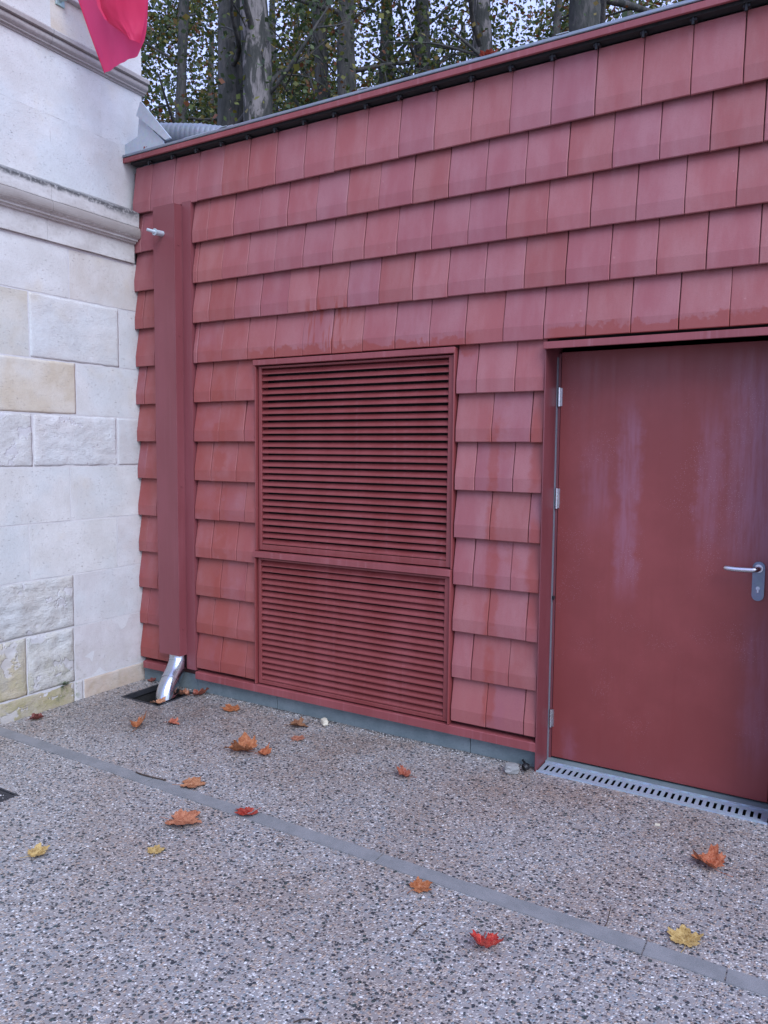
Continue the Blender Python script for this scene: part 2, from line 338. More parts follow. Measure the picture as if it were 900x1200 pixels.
def tube(bm, pts, rad, seg=16, cap=True):
    pts = [Vector(p) for p in pts]; n = len(pts)
    rads = rad if isinstance(rad, (list, tuple)) else [rad]*n
    rings = []; prev = None
    for i, p in enumerate(pts):
        t = (pts[min(i+1, n-1)]-pts[max(i-1, 0)]).normalized()
        if prev is None:
            a = Vector((1, 0, 0)) if abs(t.x) < .8 else Vector((0, 1, 0)); a = (a - t*a.dot(t)).normalized()
        else: a = (prev - t*prev.dot(t)).normalized()
        prev = a; b = t.cross(a)
        rings.append([bm.verts.new(p+(a*math.cos(k*2*math.pi/seg)+b*math.sin(k*2*math.pi/seg))*rads[i]) for k in range(seg)])
    for i in range(n-1):
        for k in range(seg): bm.faces.new((rings[i][k], rings[i][(k+1) % seg], rings[i+1][(k+1) % seg], rings[i+1][k]))
    if cap: bm.faces.new(list(reversed(rings[0]))); bm.faces.new(rings[-1])
def spline(P, n=8):
    P = [Vector(p) for p in P]; out = []
    Q = [P[0]*2-P[1]]+P+[P[-1]*2-P[-2]]
    for i in range(1, len(Q)-2):
        for k in range(n):
            t = k/n; a, b, c, d = Q[i-1:i+3]
            out.append(.5*((2*b)+(c-a)*t+(2*a-5*b+4*c-d)*t*t+(3*b-a-3*c+d)*t**3))
    out.append(P[-1]); return out

# ------------------------------------------------------------------ ground
def ground():
    xs = [-60, -.82, -.49, -.48, -.094, 1.843, 2.88, 60]; ys = [-60, -1.98, -1.57, -.37, -.06, .082, 60]
    def hole(cx, cy):
        if -.82 < cx < -.48 and -.37 < cy < -.06: return True
        if 1.843 < cx < 2.88 and -.06 < cy < .082: return True
        if -.49 < cx < -.094 and -1.98 < cy < -1.57: return True
        return False
    V, F, idx = [], [], {}
    def vi(x, y):
        if (x, y) not in idx: idx[(x, y)] = len(V); V.append((x, y, 0))
        return idx[(x, y)]
    for i in range(len(xs)-1):
        for j in range(len(ys)-1):
            if not hole((xs[i]+xs[i+1])/2, (ys[j]+ys[j+1])/2):
                F.append((vi(xs[i], ys[j]), vi(xs[i+1], ys[j]), vi(xs[i+1], ys[j+1]), vi(xs[i], ys[j+1])))
    g = link('ground', pydata('ground', V, F), 'ground'); g['kind'] = 'structure'
    # inset concrete strip, laid in lengths
    js = [-.995, .30, 1.60, 2.61, 2.853, 3.9, 5.2]
    yl = lambda x: -1.098-.0145*(x+1)
    for a, b in zip(js[:-1], js[1:]):
        bm = BM(); gp = .0025; vs = []
        N = 16
        for i in range(N+1):
            x = a+gp+(b-a-2*gp)*i/N; wob = (noise.noise((x*9, 0, 0))*.005, noise.noise((x*9, 5, 0))*.005)
            vs.append((bm.verts.new((x, yl(x)-.072+wob[0], .004)), bm.verts.new((x, yl(x)+wob[1], .004)), bm.verts.new((x, yl(x)-.072+wob[0], -.03)), bm.verts.new((x, yl(x)+wob[1], -.03))))
        for p, q in zip(vs[:-1], vs[1:]):
            bm.faces.new((p[0], q[0], q[1], p[1])); bm.faces.new((p[2], q[2], q[0], p[0])); bm.faces.new((p[1], q[1], q[3], p[3]))
        for p in (vs[0], vs[-1]): bm.faces.new((p[0], p[1], p[3], p[2]))
        link('concrete_strip', done(bm), 'strip', g)
    return g
G = ground()

# ------------------------------------------------------------------ red tiled building
B = thing('tiled_building', 'low red building clad in terracotta tiles, abutting the pale stone wall', 'building')
ROW0 = 3.118; DZ = .24685
XL, XR = -.998, 4.5
# body (one closed shell with the door recess left open)
bm = BM()
for a in [(-1.03, .03, .02, .2, 0, 3.40), (.03, 1.36, .055, .2, 0, 3.40), (1.36, 1.838, .002, .2, 0, 3.40), (-1.03, -.47, .002, .02, .0, 3.40),
          (-.47, .03, .002, .02, 0, 3.40), (.03, 1.36, .002, .055, 2.11, 3.40), (.03, 1.36, .002, .055, 0, .135), (1.838, 2.885, .002, .2, 2.17, 3.40), (2.885, 4.6, .002, .2, 0, 3.40), (-1.03, -.83, .2, 4.5, 0, 3.4), (4.4, 4.6, .2, 4.5, 0, 3.4), (-.83, 4.4, 4.3, 4.5, 0, 3.4)]: bx(bm, *a)
link('wall', done(bm), 'backwall', B)
box('roof', 'roofing', B, -1.0, 4.55, .21, 4.45, 3.405, 3.46, bev=0)

_tc = {}
def tile_mesh(wd, h):
    k = (round(wd, 3), h)
    if k in _tc: return _tc[k]
    prof = [(-.0455, 0.0), (-.0480, .003), (-.0485, .068), (-.013, h)]
    V, F = [], []
    xs = [(-wd/2, .003), (-wd/2+.003, 0), (wd/2-.003, 0), (wd/2, .003)]
    for y, z in prof:
        for x, dy in xs: V.append((x, y+dy, z))
    n = len(prof)
    for i in range(n-1):
        for j in range(3): F.append((i*4+j, i*4+j+1, i*4+5+j, i*4+4+j))
    b = len(V); V += [(-wd/2, -.004, h), (wd/2, -.004, h), (-wd/2, -.037, 0), (wd/2, -.037, 0)]
    F.append((0, b+2, b+3, 3, 2, 1)); F.append(tuple((n-1)*4+j for j in range(4))+(b+1, b))
    F.append(tuple([i*4 for i in range(n)]+[b, b+2])); F.append(tuple([b+3, b+1]+[i*4+3 for i in reversed(range(n))]))
    F.append((b+2, b, b+1, b+3))
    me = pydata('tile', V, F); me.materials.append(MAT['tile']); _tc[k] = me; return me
def tile(a, b, z, h=.262):
    if b-a < .02: return
    wd = round((b-a-.0035)*500)/500
    o = link('tile', tile_mesh(wd, h), None, B, ((a+b)/2+random.uniform(-.0006, .0006), random.uniform(-.0018, .0012), z+random.uniform(-.0012, .0012)))
    o.rotation_euler = (R(random.uniform(-.35, .35)), R(random.uniform(-.22, .22)), R(random.uniform(-.45, .45)))
def run(a, b, first, z, h=.262, W=.2052):
    x = first
    while x > a+.001: x -= W
    cuts = [a]
    x += W if x <= a+.001 else 0
    while x < b-.012:
        if x-a > .012: cuts.append(x)
        x += W
    cuts.append(b)
    for p, q in zip(cuts[:-1], cuts[1:]): tile(p, q, z, h)
J1 = -.836
PX0, PX1 = -.738, -.475           # pipe cover, flange right edge
LX0, LX1 = .034, 1.358            # louvre
DX0, DX1 = 1.836, 2.890           # door casing outside
for k in range(1, 14):
    z = ROW0-DZ*(k-1)+(.012 if k == 13 else 0); ph = J1 + (0 if k % 2 else .1026) + (0, -.016, -.006, -.012, -.012)[min(k-1, 4)]
    if k == 1: run(XL, XR, ph, z, .304); continue
    lb = XL
    run(lb+.0, PX0+.02, ph+.03, z)
    if k <= 5: run(PX1+.003, XR, ph, z)
    else:
        ev = k % 2 == 0
        run(PX1+.003, LX0-.004, PX1+.145 if ev else PX1+.003+.2052*1.02, z, W=.2052)
        run(LX1+.004, DX0-.002, LX1+(.118 if ev else .2052), z)
        run(DX1+.004, XR, DX1+(.1 if ev else .2052), z)
# coping
cp = link('coping', (lambda bm: (bx(bm, -1.058, 4.62, -.085, -.070, 3.442, 3.472, .002), bx(bm, -1.058, 4.62, -.070, .0, 3.462, 3.474, 0), done(bm))[-1])(BM()), 'trim', B)
box('coping_cap', 'duct', cp, -1.062, 4.62, -.088, .45, 3.4762, 3.492, bev=.003)
for xx in (-.2, .78, 1.86, 2.55, 3.5):
    box('coping_joint', 'zinc', cp, xx, xx+.06, -.0905, .40, 3.4935, 3.4965, bev=.001)
for i in range(22):
    x = J1+.2052*i
    bm = BM(); bx(bm, x-.014, x+.016, -.052, -.022, 3.418, 3.430, .002); bx(bm, x-.006, x+.006, -.056, -.046, 3.402, 3.432, .002)
    link('tile_clip', done(bm), 'black', cp)
box('coping_shadow_strip', 'pit', B, -1.0, 4.5, -.055, 0.0, 3.434, 3.4605, bev=0)  # near-black strip put in as the shadow under the coping
# bottom trim + plinth
def trimbar(x0, x1):
    P = [(-.060, .098), (-.060, .140), (-.056, .143), (-.004, .147), (-.004, .098)]
    bm = BM(); a = [bm.verts.new((x0, y, z)) for y, z in P]; b = [bm.verts.new((x1, y, z)) for y, z in P]
    bm.faces.new(a); bm.faces.new(b[::-1])
    for i in range(len(P)): bm.faces.new((a[i], a[(i+1) % 5], b[(i+1) % 5], b[i]))
    link('base_trim', done(bm), 'trim', B)
trimbar(-.955, -.705); trimbar(-.470, 1.838); trimbar(2.888, 4.55)
for a, b in [(-1.0, -.50), (-.497, .165), (.168, 1.462), (1.465, 1.838), (2.888, 4.5)]:
    box('plinth', 'plinth', B, a, b, -.012, .0015, -.02, .105, bev=.003)
# downpipe cover
pc = bpy.data.objects.new('pipe_cover', None); COL.objects.link(pc); pc.parent = B
bm = BM()
P = [(PX0, 0), (PX0, -.115), (-.550, -.115), (-.550, -.052), (PX1, -.052), (PX1, -.0)]
for z0, z1, pp in [(.245, 3.108, P[:4]+[(-.55, 0)]), (.150, 3.128, [(-.5485, 0), (-.5485, -.052), (PX1, -.052), (PX1, 0)])]:
    a = [bm.verts.new((x, y, z0)) for x, y in pp]; b = [bm.verts.new((x, y, z1)) for x, y in pp]
    n = len(pp)
    for i in range(n-1): bm.faces.new((a[i], a[i+1], b[i+1], b[i]))
    bm.faces.new(b)
me = done(bm); o = link('cover_sheet', me, 'cover', pc)
sl = o.modifiers.new('t', 'SOLIDIFY'); sl.thickness = .0015; sl.offset = -1
box('cover_seam', 'cover', pc, -.5495, -.5455, -.0555, -.0535, .152, 3.10, bev=.0005)
box('cover_seam', 'cover', pc, -.556, -.5492, -.1175, -.1155, .247, 3.10, bev=.0005)
for z in (.42, 1.35, 2.3, 2.86):
    bm = BM(); tube(bm, [(-.5495, -.085, z), (-.5455, -.085, z)], .005, 10); link('rivet', done(bm), 'cover', pc)
# lower left blind piece under left tiles
# spout on the cover
bm = BM(); tube(bm, spline([(-.655, -.112, 2.935), (-.655, -.15, 2.932), (-.655, -.175, 2.93)], 4), .017, 14); s1 = link('spout', done(bm), 'zinc', pc, smooth=False)
bm = BM(); tube(bm, [(-.655, -.175, 2.931), (-.655, -.182, 2.931)], .021, 14); tube(bm, [(-.655, -.18, 2.931), (-.672, -.225, 2.937)], [.011, .009], 12); link('spout_tip', done(bm), 'zinc', s1)
# pipe shoe
pts = spline([(-.628, -.048, .30), (-.628, -.049, .25), (-.624, -.060, .195), (-.608, -.110, .135), (-.586, -.175, .080), (-.572, -.222, .018), (-.567, -.238, -.05), (-.566, -.24, -.1)], 7)
bm = BM(); tube(bm, pts, .061, 32, cap=False); o = link('drainpipe', done(bm), 'galva', B, smooth=True)
sl = o.modifiers.new('t', 'SOLIDIFY'); sl.thickness = .002
for i0 in (14, 26):
    bm = BM(); tube(bm, pts[i0:i0+2], .0628, 32, cap=False); link('pipe_seam', done(bm), 'galva', o, smooth=True)

# ---------------- louvres
def lip(name, parent, x0, x1, z0, z1, yf, yb, t, top=None, mat='louvre', bot=None):
    top = top or t; bot = bot if bot is not None else t
    box(name, mat, parent, x0, x0+t, yf, yb, z0, z1); box(name, mat, parent, x1-t, x1, yf, yb, z0, z1)
    box(name, mat, parent, x0+t+.0003, x1-t-.0003, yf-.001, yb, z1-top, z1-.0005)
    if bot: box(name, mat, parent, x0+t+.0003, x1-t-.0003, yf-.001, yb, z0+.0005, z0+bot)
def louvre(z0, z1, topbar, botrail, yf, n):
    L = bpy.data.objects.new('louvre_panel', None); COL.objects.link(L); L.parent = B
    # outer surround
    box('surround', 'louvre', L, LX0, LX0+.008, yf-.018, .05, z0, z1-.001); box('surround', 'louvre', L, LX1-.008, LX1, yf-.018, .05, z0, z1-.001)
    box('head_strip', 'trim', L, LX0-.006, LX1-.001, yf-.026, .05, z1-topbar, z1+.001)
    a, b = LX0+.016, LX1-.016; zt = z1-topbar-.006; zb = z0+.006
    box('stile', 'louvre', L, a, a+.022, yf, .03, zb, zt); box('stile', 'louvre', L, b-.026, b, yf, .03, zb, zt)
    box('rail', 'louvre', L, a+.0225, b-.0265, yf+.0005, .03, zb, zb+botrail); box('rail', 'louvre', L, a+.0225, b-.0265, yf+.0005, .03, zt-.012, zt)
    box('backing', 'dark', L, LX0+.009, LX1-.009, .032, .05, z0+.001, z1-.001, bev=0)
    zs, ze = zb+botrail, zt-.012; p = (ze-zs)/n; wd = (b-.027)-(a+.023)
    # sloping blade with a small front lip
    P = [(yf+.003, -.0005), (yf+.003, .006), (yf+.024, .0270), (yf+.026, .0255), (yf+.0055, .0045), (yf+.0045, -.0005)]
    V = [(-wd/2, y, z) for y, z in P]+[(wd/2, y, z) for y, z in P]
    F = [tuple(range(5, -1, -1)), tuple(range(6, 12))]+[(i, (i+1) % 6, (i+1) % 6+6, i+6) for i in range(6)]
    me = pydata('slat', V, F); me.materials.append(MAT['louvre'])
    for i in range(n):
        o = link('slat', me, None, L, ((a+.023+b-.027)/2, random.uniform(-.0006, .0006), zs+p*(i+.12)+random.uniform(-.0008, .0008)))
        o.rotation_euler = (R(random.uniform(-1.2, 1.2)), R(random.uniform(-.05, .05)), 0)
    return L
louvre(.975, 2.120, .030, .034, -.036, 27)
louvre(.148, .972, .034, .022, -.046, 20)

# ---------------- door
box('lintel_shade', 'dark', B, 1.838, 2.887, -.010, .198, 2.150, 2.168, bev=0)  # black soffit panel, shade above the door put in as colour
D = bpy.data.objects.new('door', None); COL.objects.link(D); D.parent = B
box('door_leaf', 'door', D, 1.858, 2.866, .130, .175, .018, 2.085, bev=.002)
box('door_frame', 'casing', D, 1.842, 1.8555, .132, .198, .0, 2.08); box('door_frame', 'casing', D, 2.8685, 2.882, .132, .198, .0, 2.08)
for x0, x1 in [(DX0, 1.842), (2.884, DX1)]:
    box('casing', 'casing', D, x0+.0, x1, -.0595, .196, -.003, 2.108)
box('casing_edge', 'duct', D, 1.8423, 1.8445, .1095, .1310, .0, 2.06, bev=.0004) 
bm = BM(); bx(bm, DX0-.004, DX1+.004, -.074, -.060, 2.080, 2.113, .0015); bx(bm, DX0-.002, DX1+.002, -.060, -.012, 2.110, 2.1128, 0); link('head_casing', done(bm), 'trim', D)
for z0, z1 in [(1.818, 1.911), (1.306, 1.409), (.175, .269)]:
    bm = BM(); tube(bm, [(1.853, .119, z0), (1.853, .119, z1)], .0065, 12); bx(bm, 1.853, 1.868, .1265, .1295, z0+.002, z1-.002); link('hinge', done(bm), 'steel', D)
box('door_catch', 'black', D, 1.846, 1.856, .114, .128, .84, .86, bev=.002)
hd = bpy.data.objects.new('handle_set', None); COL.objects.link(hd); hd.parent = D
def rounded_plate(cx, z0, z1, w, y0, y1):
    r = w/2; P = [(cx+r*math.cos(a), z1-r+r*math.sin(a)) for a in np.linspace(0, math.pi, 12)]+[(cx+r*math.cos(a), z0+r+r*math.sin(a)) for a in np.linspace(math.pi, 2*math.pi, 12)]
    bm = BM(); a = [bm.verts.new((x, y0, z)) for x, z in P]; b = [bm.verts.new((x, y1, z)) for x, z in P]; n = len(P)
    f = bm.faces.new(a); bm.faces.new(b[::-1])
    for i in range(n): bm.faces.new((a[i], a[(i+1) % n], b[(i+1) % n], b[i]))
    bmesh.ops.bevel(bm, geom=list(f.edges), offset=.002, segments=2, affect='EDGES')
    return done(bm)
link('lock_plate', rounded_plate(2.786, .935, 1.112, .050, .1205, .1295), 'plate', hd)
bm = BM(); tube(bm, [(2.786, .1202, 1.083), (2.786, .110, 1.083)], [.019, .018], 24); link('rose', done(bm), 'steel', hd)
bm = BM(); tube(bm, spline([(2.786, .112, 1.083), (2.786, .085, 1.083), (2.778, .068, 1.082), (2.755, .062, 1.080), (2.70, .062, 1.079), (2.665, .066, 1.080), (2.652, .072, 1.0805)], 6), [.0115]*31+[.011]*5+[.007], 14); link('lever', done(bm), 'steel', hd, smooth=True)
bm = BM(); tube(bm, [(2.786, .1200, .993), (2.786, .1165, .993)], .0085, 16); bx(bm, 2.781, 2.791, .1168, .120, .972, .990, .001); link('lock_cylinder', done(bm), 'galva', hd)
box('threshold', 'plinth', B, 1.843, 2.884, .084, .20, -.01, .008, bev=.001)

# ---------------- grate at the threshold
g = thing('drain_grate', 'galvanised slotted drain grate set in the ground along the foot of the red door', 'grate', (1.86, 0, 0))
bm = BM(); x0, x1 = 1.848, 2.878; y0, y1 = -.055, .078; ys0, ys1 = -.024, .046; zt = .0035
n = 33; p = (x1-x0-.03)/n
def quad(a, b, c, d): bm.faces.new([bm.verts.new(q) for q in (a, b, c, d)])
quad((x0, y0, zt), (x1, y0, zt), (x1, ys0, zt), (x0, ys0, zt)); quad((x0, ys1, zt), (x1, ys1, zt), (x1, y1, zt), (x0, y1, zt))
xc = x0+.02; quad((x0, ys0, zt), (xc, ys0, zt), (xc, ys1, zt), (x0, ys1, zt))
for i in range(n):
    a = xc; b = xc+.0135; c = xc+p if i < n-1 else x1
    quad((b, ys0, zt), (c, ys0, zt), (c, ys1, zt), (b, ys1, zt))
    for (X, Y, X2, Y2) in [(a, ys0, a, ys1), (b, ys1, b, ys0), (a, ys0, b, ys0), (a, ys1, b, ys1)]: quad((X, Y, zt), (X2, Y2, zt), (X2, Y2, zt-.004), (X, Y, zt-.004))
    xc = c
bmesh.ops.remove_doubles(bm, verts=bm.verts, dist=1e-5)
o = link('grate_plate', done(bm), 'grate', g); o.location = (-1.86, 0, 0)
bm = BM(); bx(bm, x0-.003, x1+.003, y0-.004, y0-.0005, -.012, .008); bx(bm, x0-.003, x1+.003, y1+.0005, y1+.004, -.012, .0095)
for k in range(12): bx(bm, x0+.01+k*.0855, x0+.06+k*.0855, y1-.012, y1-.002, .0045, .0075)
o = link('grate_frame', done(bm), 'grate', g); o.location = (-1.86, 0, 0)
bm = BM(); bx(bm, 1.843, 2.88, -.06, .082, -.14, -.12); bx(bm, 1.840, 2.886, -.064, -.0605, -.14, -.003); bx(bm, 1.840, 2.886, .0825, .0865, -.14, -.002); bx(bm, 1.8385, 1.8415, -.0600, .082, -.14, -.003); bx(bm, 2.8815, 2.8845, -.0600, .082, -.14, -.003); o = link('channel', done(bm), 'dark', g); o.location = (-1.86, 0, 0)

# ---------------- drain pit
g = thing('drain_pit', 'square black drain opening in the ground below the steel pipe', 'drain', (-.65, -.215, 0))
bm = BM(); X0, X1, Y0, Y1 = -.82, -.48, -.37, -.06
for a in [(X0-.02, X1+.02, Y0-.02, Y1+.02, -.36, -.34), (X0-.03, X0, Y0-.03, Y1+.03, -.34, -.004), (X1, X1+.03, Y0-.03, Y1+.03, -.34, -.004), (X0, X1, Y0-.03, Y0, -.34, -.004), (X0, X1, Y1, Y1+.03, -.34, -.004)]: bx(bm, *a)
o = link('pit_wall', done(bm), 'pit', g); o.location = (.65, .215, 0)
bm = BM()
for a in [(X0, X0+.012, Y0, Y1, -.03, .003), (X1-.012, X1, Y0, Y1, -.03, .003), (X0+.012, X1-.012, Y0, Y0+.012, -.03, .003), (X0+.012, X1-.012, Y1-.012, Y1, -.03, .003)]: bx(bm, *a)
o = link('pit_frame', done(bm), 'iron', g); o.location = (.65, .215, 0)
# iron cover at the left edge
g = thing('inspection_cover', 'dark iron inspection cover flush in the gravel at the left edge', 'cover', (-.29, -1.77, 0))
o = box('cover_plate', 'iron', g, -.478, -.106, -1.968, -1.582, -.02, .001, bev=.002); o.location = (.29, 1.77, 0)
bm = BM(); A = (-.49, -.094, -1.98, -1.57)
for a in [(A[0], A[0]+.009, A[2], A[3]), (A[1]-.009, A[1], A[2], A[3]), (A[0]+.009, A[1]-.009, A[2], A[2]+.009), (A[0]+.009, A[1]-.009, A[3]-.009, A[3])]: bx(bm, *a, -.03, .003)
o = link('cover_frame', done(bm), 'iron', g); o.location = (.29, 1.77, 0)

# ------------------------------------------------------------------ stone building
S = thing('stone_building', 'pale limestone building wall with mouldings, left of the red tiled building', 'building')
bm = BM(); bx(bm, -4.5, -.9968, -4.5, -.002, -.1, 2.80)
bx(bm, -4.5, -1.0425, -4.5, .0795, 2.81, 6.6); bx(bm, -4.5, -1.047, .0, .078, -.1, 2.8)
link('wall', done(bm), 'mortar', S)
def stone(y0, y1, z0, z1, xf, col=(.60, .575, .53), rough=0.0, step=.05, g=.0050, seed=0, t=.03, er=.0007):
    y0 += g; y1 -= g; z0 += g; z1 -= g
    ny = max(2, int((y1-y0)/step)); nz = max(2, int((z1-z0)/step)); V, F = [], []
    ox = random.uniform(-.001, .001)*(er/.0007)
    cy, cz = (y0+y1)/2, (z0+z1)/2
    for i in range(ny+1):
        for j in range(nz+1):
            y = y0+(y1-y0)*i/ny; z = z0+(z1-z0)*j/nz; x = ox
            e = min(i, ny-i, 1)*min(j, nz-j, 1)
            if e == 0: x -= er; y += noise.noise((z*16, seed, 1))*.0045; z += noise.noise((y*16, seed, 2))*.0045
            x += noise.noise((y*6, z*6, seed))*.002
            if rough:
                d = min(y-y0, y1-y, z-z0, z1-z)
                f = min(1, d/.03)
                q = noise.fractal((y*9+seed*7, z*14, seed), .9, 2.1, 5)
                x += f*rough*(.009*q+.008*abs(noise.noise((y*22, z*30, seed+3)))+.004)
            V.append((xf+x-xf, y-cy, z-cz))
    n1 = nz+1
    for i in range(ny):
        for j in range(nz): F.append((i*n1+j, (i+1)*n1+j, (i+1)*n1+j+1, i*n1+j+1))
    edge = [i*n1 for i in range(ny+1)]+[ny*n1+j for j in range(1, nz+1)]+[i*n1+nz for i in range(ny-1, -1, -1)]+[j for j in range(nz-1, 0, -1)]
    b = len(V)
    for k in edge: V.append((-t, V[k][1], V[k][2]))
    m = len(edge)
    for k in range(m): F.append((edge[k], b+k, b+(k+1) % m, edge[(k+1) % m]))
    me = pydata('stone', V, F); me.polygons.foreach_set('use_smooth', [rough > 0]*len(me.polygons))
    o = link('stone', me, 'stone', S, (xf, cy, cz)); o.color = (*col, min(1, rough)); return o
XS = -.995
W0, W1, TAN, YEL, PNK = (.64, .625, .585), (.61, .60, .565), (.60, .53, .41), (.56, .49, .34), (.58, .52, .48)
rows = [(2.49, 2.79, [-.55], {0: W0, 1: (.60, .56, .50)}, {}),
        (2.11, 2.49, [-.825, -.18], {0: (.58, .54, .45), 1: W0, 2: W1}, {1: .25}),
        (1.79, 2.11, [-.515], {0: TAN, 1: W0}, {0: .12}),
        (1.475, 1.79, [-.82, -.21], {0: W1, 1: (.66, .64, .61), 2: (.56, .54, .51)}, {0: .5, 1: .55, 2: .2}),
        (1.14, 1.475, [-.575], {0: W0, 1: W0}, {}),
        (.805, 1.14, [-.86, -.225], {0: W1, 1: W0, 2: (.62, .59, .56)}, {}),
        (.475, .805, [-.565], {0: (.60, .575, .52), 1: (.61, .59, .57)}, {0: 1.0}),
        (.125, .475, [-.9, -.572], {0: YEL, 1: (.60, .58, .52), 2: (.58, .54, .52)}, {0: .9, 1: 1.0}),
        (-.03, .125, [-.575, -.51], {0: (.46, .40, .27), 1: (.55, .52, .50), 2: (.52, .42, .33)}, {0: .6, 1: .1, 2: .3})]
sd_ = 0
for z0, z1, cuts, cols, rg in rows:
    left = cuts[0]; cs = [left-.62-random.uniform(-.06, .06)]
    while cs[-1] > -3.4: cs.append(cs[-1]-random.uniform(.5, .75))
    edges = list(reversed(cs))+cuts+[-.003]; nb = len(cs)-1
    for i, (a, b) in enumerate(zip(edges[:-1], edges[1:])):
        k = i-nb; sd_ += 1
        c = cols.get(max(k, 0) if k >= 0 else 0, W1) if k >= 0 else random.choice([W0, W1, TAN, W1])
        r = rg.get(k, 0) if k >= 0 else 0
        stone(a, b, z0, z1, XS, c, r, .013 if (r and k >= 0) else .06, seed=sd_)
# upper wall: large smooth blocks with hair joints
for z0, z1, cuts in [(3.165, 3.55, [-.62]), (3.55, 3.93, [-.98, -.25]), (4.03, 4.26, [-.60, -.26]), (4.27, 4.7, [-.8]), (4.7, 5.1, [-.5]), (5.1, 5.5, [-.9]), (5.5, 5.9, [-.4]), (5.9, 6.3, [-.7])]:
    edges = [-3.6, -2.9, -2.2, -1.5]+cuts+[.082]
    for i, (a, b) in enumerate(zip(edges[:-1], edges[1:])):
        sd_ += 1; c = (.63, .61, .575) if i % 2 else (.625, .605, .57)
        if z0 == 4.03 and a == -.60: c = (.60, .52, .42)
        stone(a, b, z0, z1, -1.04, c, 0, .06, g=.0, seed=sd_, t=.03, er=.0)
def moulding(name, P, y0, y1, mat, parent):
    N = max(2, int((y1-y0)/.04)); bm = BM(); rings = []
    for i in range(N+1):
        y = y0+(y1-y0)*i/N
        rings.append([bm.verts.new((x+noise.noise((y*7, z*20, x*9))*.0035 if k not in (0, len(P)-1) else x, y, z+noise.noise((y*5, z*11, 3))*.0018)) for k, (x, z) in enumerate(P)])
    for a, b in zip(rings[:-1], rings[1:]):
        for k in range(len(P)-1): bm.faces.new((a[k], b[k], b[k+1], a[k+1]))
    bm.faces.new(rings[0]); bm.faces.new(rings[-1][::-1])
    return link(name, done(bm), mat, parent)
tor = [(-.930+.016*math.cos(a), 2.985+.034*math.sin(a)) for a in np.linspace(R(85), R(-80), 9)]
prof = [(-1.06, 3.172), (-1.038, 3.168), (-1.0, 3.150), (-.935, 3.118), (-.927, 3.110), (-.929, 3.028), (-.9305, 3.0225), (-.957, 3.0205)]+tor+[(-.941, 2.948), (-.942, 2.936), (-.958, 2.934), (-.960, 2.924), (-.976, 2.922), (-.977, 2.802), (-1.06, 2.800)]
ys = [-4.4, -3.3, -2.35, -1.45, -.78, .0]
for a, b in zip([-4.4, -3.1, -1.9, -.70], [-3.102, -1.902, -.702, -.057]): moulding('string_course', prof, a, b, 'mould', S)
cor = [(-1.06, 4.035), (-.985, 4.022), (-.978, 4.012), (-.980, 3.992), (-1.005, 3.990)]+[(-1.006+.012*math.cos(a), 3.970+.018*math.sin(a)) for a in np.linspace(R(70), R(-70), 6)]+[(-1.014, 3.945), (-1.014, 3.937), (-1.028, 3.935), (-1.03, 3.925), (-1.06, 3.923)]
for a, b in zip([-4.4, -3.1, -1.9, -.62], [-3.102, -1.902, -.622, .098]): moulding('cornice', cor, a, b, 'mould', S)
moulding('sill', [(-1.06, 4.272), (-1.012, 4.270), (-1.010, 4.262), (-1.022, 4.252), (-1.06, 4.250)], -4.0, .08, 'mould', S)
bm = BM(); bx(bm, -1.045, -1.030, -.565, -.505, 4.20, 4.32, .002); tube(bm, [(-1.03, -.535, 4.235), (-.985, -.535, 4.235)], .014, 12); tube(bm, [(-.99, -.535, 4.222), (-.99, -.535, 4.30)], .009, 10)
link('bracket', done(bm), 'bracket', S)

# ------------------------------------------------------------------ zinc flashing at the corner
fl = bpy.data.objects.new('flashing', None); COL.objects.link(fl); fl.parent = B
def prism(name, P, y0, y1, mat, parent):
    bm = BM(); a = [bm.verts.new((x, y0, z)) for x, z in P]; b = [bm.verts.new((x, y1, z)) for x, z in P]; n = len(P)
    bm.faces.new(a); bm.faces.new(b[::-1])
    for i in range(n): bm.faces.new((a[i], a[(i+1) % n], b[(i+1) % n], b[i]))
    return link(name, done(bm), mat, parent)
prism('upstand', [(-1.056, 3.560), (-.920, 3.592), (-.903, 3.710), (-.690, 3.522), (-.68, 3.497), (-.994, 3.497)], -.066, -.060, 'zinc', fl)
prism('upstand_fold', [(-.912, 3.715), (-.874, 3.790), (-.866, 3.792), (-.610, 3.520), (-.655, 3.516)], -.082, -.068, 'zinc', fl)
prism('upstand_back', [(-1.056, 3.560), (-1.056, 3.497), (-.994, 3.497)], -.066, .05, 'zinc', fl)
# ribbed duct on the roof
dct = bpy.data.objects.new('roof_duct', None); COL.objects.link(dct); dct.parent = B
bm = BM(); pts, rr = [], []
for i in range(40):
    pts.append((-1.29+.012*i, .5+.004*i, 3.862-.0012*i)); rr.append(.085+(.004 if i % 3 == 0 else 0)+(-.001*max(0, i-24)))
tube(bm, pts, rr, 24); link('duct_body', done(bm), 'duct', dct, smooth=True)
box('duct_base', 'zinc', dct, -1.0, -.55, .42, .72, 3.46, 3.765)

